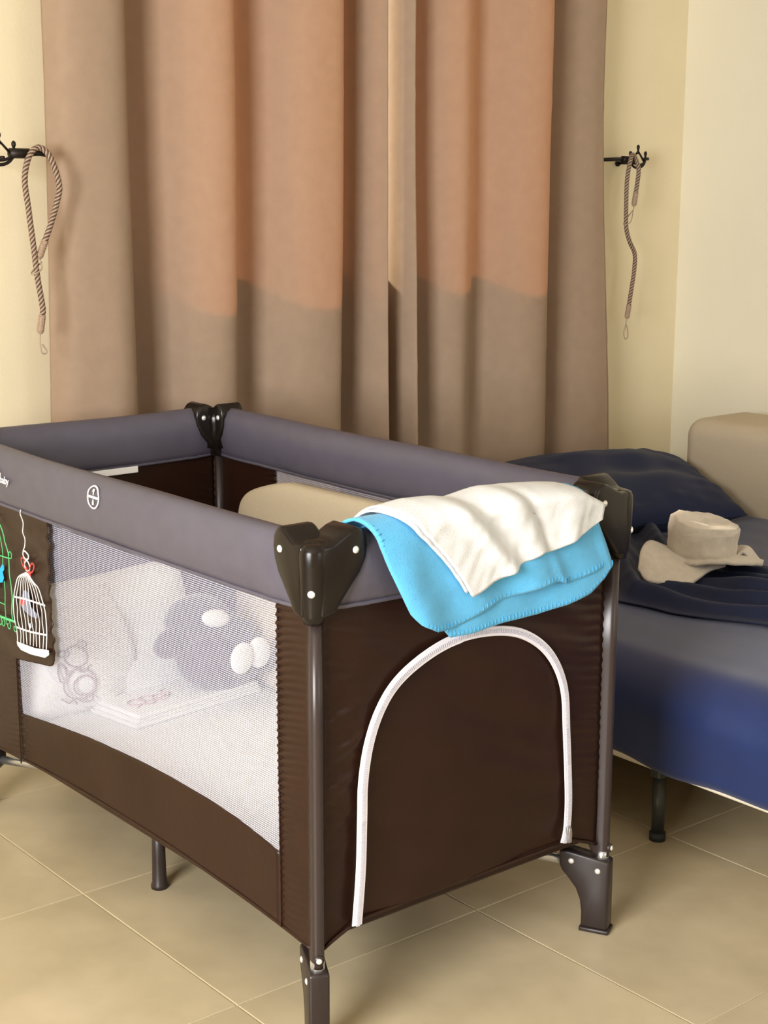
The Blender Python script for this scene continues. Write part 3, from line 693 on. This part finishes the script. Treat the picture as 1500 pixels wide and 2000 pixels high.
edge = [V[50*61+i_] for i_ in range(61)]; ledge = [V[j*61] for j in range(12, 51)]; redge = [V[j*61+60] for j in range(30, 51)]
zbl = [(0, .70), (.05, .676), (.15, .675), (.35, .679), (.55, .678), (.72, .684), (.86, .696), (.95, .718), (1, .738)]
V2, F2 = drape(lambda u: 1.50+.44*u, lambda u: 1.600+.408*u, lambda u: interp(zbl, u), lambda u: .880, 1.845, 1.807, 1.884, .79, lambda u: 0, 60, 50, lambda u, v: .004*math.sin(u*9)*sstep(.3, .9, v), 8, .005)
lo_ = link('lower_fold', thick(V2, F2, .005), 'fleece', bk)
edge2 = [V2[50*61+i_] for i_ in range(61)]
def stitches(path, parent, inward):
    mb = MB(); acc = 0; last = None; P = cr(path, 4)
    for i_ in range(len(P)-1):
        if last is None or (P[i_]-last).length > .0085:
            last = P[i_]; p = P[i_]+Vector((0, -.004, 0)); q = p+inward*.011
            mb.add(*tube([p, (p+q)/2+Vector((0, -.0012, 0)), q], .0011, 5))
    mb.build('edge_stitch', 'stitch', parent)
stitches(edge, up, Vector((-.1, 0, 1)).normalized()); stitches(ledge, up, Vector((1, 0, .2)).normalized()); stitches(edge2, lo_, Vector((0, 0, 1)))
mu = thing('muslin_cloth', (1.73, 1.79, .745), 'creased cream muslin cloth folded over the blue blanket', 'cloth')
zmu = [(0, .744), (.05, .747), (.16, .763), (.33, .777), (.50, .795), (.545, .798), (.56, .790), (.72, .803), (.86, .818), (1, .832)]
zri = [(0, .899), (.12, .905), (.25, .902), (.33, .896), (.48, .905), (.6, .903), (.75, .898), (.88, .890), (1, .862)]
def wave_m(u, v): return (.010*math.exp(-((u-.18-.10*v)/.05)**2)-.006*math.exp(-((u-.33-.06*v)/.05)**2)+.009*math.exp(-((u-.48)/.07)**2)-.010*math.exp(-((u-.575)/.035)**2)+.008*math.exp(-((u-.75-.1*(1-v))/.09)**2))*sstep(.1, .45, v)
def muslin(dy, dz, u0, u1, du, seed):
    return drape(lambda u: 1.505+.455*u+du, lambda u: 1.650+.305*u+du, lambda u: interp(zmu, u)+dz, lambda u: interp(zri, u)-dy*.6, 1.850, 1.783+dy, 1.895, .85, lambda u: .012*(1-u), 70, 50, wave_m, seed, .004, u0, u1, -.035)
V, F = muslin(0, 0, 0, 1, 0, 3); ms = link('top_fold', thick(V, F, .004), 'muslin', mu)
V, F = muslin(.008, .006, 0, 1, -.007, 3.1); link('under_fold', thick(V, F, .003), 'muslin', mu)

# ------------------------------------------------------------------ sofa bed along the right wall
BX0, BX1, BY0, BY1, BZ = 2.385, 3.76, .95, 3.285, .42
sb = thing('sofa_bed', (3.25, 2.15, 0), 'beige sofa bed opened out along the right wall on grey metal legs', 'sofa bed')
part('mattress', box((BX0+.022, BY0, .186), (BX1-.004, BY1-.01, BZ-.022), .095, 6), 'mattress', sb)
part('mattress_border', box((BX0+.014, BY0+.01, .183), (BX0+.2, BY1-.02, .24), .008, 2), 'mattress', sb)
mb = MB(); mb.add(*box((BX0+.16, BY0+.05, .150), (BX0+.20, BY1-.05, .186), .004)); mb.add(*box((BX1-.10, BY0+.05, .150), (BX1-.06, BY1-.05, .186), .004))
for yy in (1.1, 2.045, 3.2): mb.add(*box((BX0+.05, yy-.015, .150), (BX1-.06, yy+.015, .186), .004))
mb.build('base_frame', 'darkm', sb, False)
for x in (BX0+.075, BX1-.08):
    for yy in (1.1, 2.05, 3.2):
        lg_ = part('leg', tube([(x, yy, .012), (x, yy, .16)], .0145, 16), 'darkm', sb); part('leg_cap', tube([(x, yy, 0), (x, yy, .018)], .018, 16), 'black', lg_)
V, F = box((3.757, .95, .305), (4.06, 3.105, .688), .055, 6)
V = [v+Vector((0, 0, .012*max(0, math.sin(PI*(v.y-.95)/2.155))**.5*(1 if v.z > .6 else 0))) for v in V]
bk_ = part('backrest', (V, F), 'beige', sb)
part('seat_base', box((BX1+.004, .97, .16), (4.06, 3.08, .302), .02, 3), 'beige', sb)
# fitted sheet
def sheetf(u, v):
    y = lerp(BY0-.012, BY1+.004, max(0, (u-.08)/.92)); kd = max(0, 1-u/.08); L1 = BX1-BX0; R_ = .11; arc = PI/2*R_; hem = .200+.006*math.sin(y*9)-.004*math.sin(y*23)
    tot = (L1-R_)+arc+(BZ-R_-hem); s = v*tot
    if s < L1-R_: x, z = BX1-s, BZ
    elif s < L1-R_+arc: a = (s-(L1-R_))/R_; x, z = BX0+R_-R_*math.sin(a), BZ-R_+R_*math.cos(a)
    else: x, z = BX0, BZ-R_-(s-(L1-R_+arc))
    w = .003*noise.noise(Vector((x*3, y*9, z*4)))+.002*noise.noise(Vector((x*11, y*4, 2)))
    if z > BZ-.03: p = Vector((x, y, z+w-.006*sstep(2.75, 2.385, x)))
    else: p = Vector((x-w+.012*sstep(.34, .20, z), y, z-.006))
    p.z = lerp(p.z, min(p.z, hem), kd); p.y -= .01*math.sin(PI/2*min(1, kd*3)); return p
V, F = grid(sheetf, 110, 90); sh = link('fitted_sheet', thick(V, F, .003), 'navy')
tag(sh, 'navy blue fitted sheet stretched over the sofa bed mattress', 'sheet')
# bed pillow
Rb = R3('Z', math.radians(-14))@R3('X', math.radians(16))
bp = cushion((3.345, 3.03, .511), .36, .215, .083, Rb, 56, nz=.014).build('bed_pillow', 'navyp'); tag(bp, 'navy blue pillow at the curtain end of the bed', 'pillow')
# crumpled top sheet
def crum(u, v):
    y = lerp(1.55, 2.95, u); k = (y-1.55)/1.4
    xa = interp([(1.55, 2.82), (2.05, 2.80), (2.25, 2.715), (2.4, 2.70), (2.55, 2.80), (2.75, 2.97), (2.95, 3.18)], y); xb_ = interp([(1.55, 3.24), (2.4, 3.26), (2.7, 3.32), (2.95, 3.36)], y)
    x = lerp(xa, xb_, v); env = sstep(0, .10, v)*sstep(1, .84, v)*sstep(0, .04, u)*sstep(1, .93, u)
    h = .012*noise.noise(Vector((x*9, y*6, 1)))+.006*noise.noise(Vector((x*24, y*14, 5)))
    for cx_, wd, ht, sl, sd_ in ((.08, .030, .055, .03, 1), (.17, .024, .050, -.05, 2), (.27, .034, .062, -.02, 3), (.36, .026, .045, .05, 4), (.45, .03, .035, .0, 5)):
        q = (x-xa-cx_-sl*(y-2.3)-.035*noise.noise(Vector((y*2.4, sd_*7, 0))))/wd
        h = max(h, 0)+ht*math.exp(-q*q)*(.65+.5*noise.noise(Vector((y*3, sd_*3, 2))))
    h *= env*(1-.75*math.exp(-((x-2.98)**2+(y-2.44)**2)/.13**2))
    return (x+.012*noise.noise(Vector((y*8, 0, 3))), y, BZ+.004+max(0, h))
V, F = grid(crum, 110, 110); ts = link('top_sheet', thick(V, F, .003), 'navyp'); tag(ts, 'crumpled navy top sheet bunched up under the folded towel', 'sheet')
# bath towel twisted into a bun
bt = thing('bath_towel', (3.06, 2.44, .47), 'greige towel rolled into a hat shape on the bunched sheet', 'towel')
tc_ = Vector((3.065, 2.445, .462))
def roll(u, v):
    a = 2*PI*u; prof = [(0, .062), (.06, .080), (.25, .087), (.6, .090), (.8, .084), (.9, .068), (1.0, .0)]
    r = interp(prof, v); z = interp([(0, 0), (.06, .006), (.25, .035), (.6, .082), (.8, .102), (.9, .108), (1, .098)], v)
    r *= 1+.05*math.sin(2*a+.5)+.09*noise.noise(Vector((math.cos(a)*1.6, math.sin(a)*1.6, z*16)))+.02*noise.noise(Vector((math.cos(a)*6, math.sin(a)*6, z*50)))
    z += .012*math.cos(a-2.2)*sstep(.5, .9, v)+.016*math.exp(-((((a-2.7+PI) % (2*PI))-PI)/.3)**2)*sstep(.6, .9, v)*(1-sstep(.9, 1, v)*.6)
    return tc_+Vector((r*math.cos(a)*1.04, r*math.sin(a)*1.04, z+.004*noise.noise(Vector((a*3, v*9, 2)))))
part('rolled_body', grid(roll, 56, 40, True), 'towel', bt)
mb = MB()
def brim(u, v):
    a = lerp(-2.9, .55, u); r = lerp(.070, .122+.03*math.sin(u*3.0), v); z = .014+.014*math.sin(u*7)*v-.006*v
    return tc_+Vector((r*math.cos(a), r*math.sin(a), z+.004*noise.noise(Vector((a*4, r*20, 0)))))
bv = grid(brim, 40, 8)
link('brim', thick(*bv, .009), 'towel', bt)
link('flap', sheetgrid([[(3.02, 2.525, .492), (3.02, 2.45, .478), (3.06, 2.365, .470)], [(2.945, 2.515, .518), (2.955, 2.44, .490), (2.995, 2.36, .466)], [(2.88, 2.49, .512), (2.885, 2.425, .478), (2.945, 2.35, .458)], [(2.84, 2.465, .470), (2.835, 2.42, .450), (2.90, 2.345, .452)]], 8, 8, .009), 'towel', bt)
link('flap', sheetgrid([[(3.09, 2.375, .472), (3.13, 2.385, .480), (3.16, 2.42, .485)], [(3.125, 2.365, .488), (3.155, 2.37, .498), (3.185, 2.41, .490)], [(3.15, 2.35, .462), (3.18, 2.35, .464), (3.205, 2.385, .466)]], 8, 8, .009), 'towel', bt)
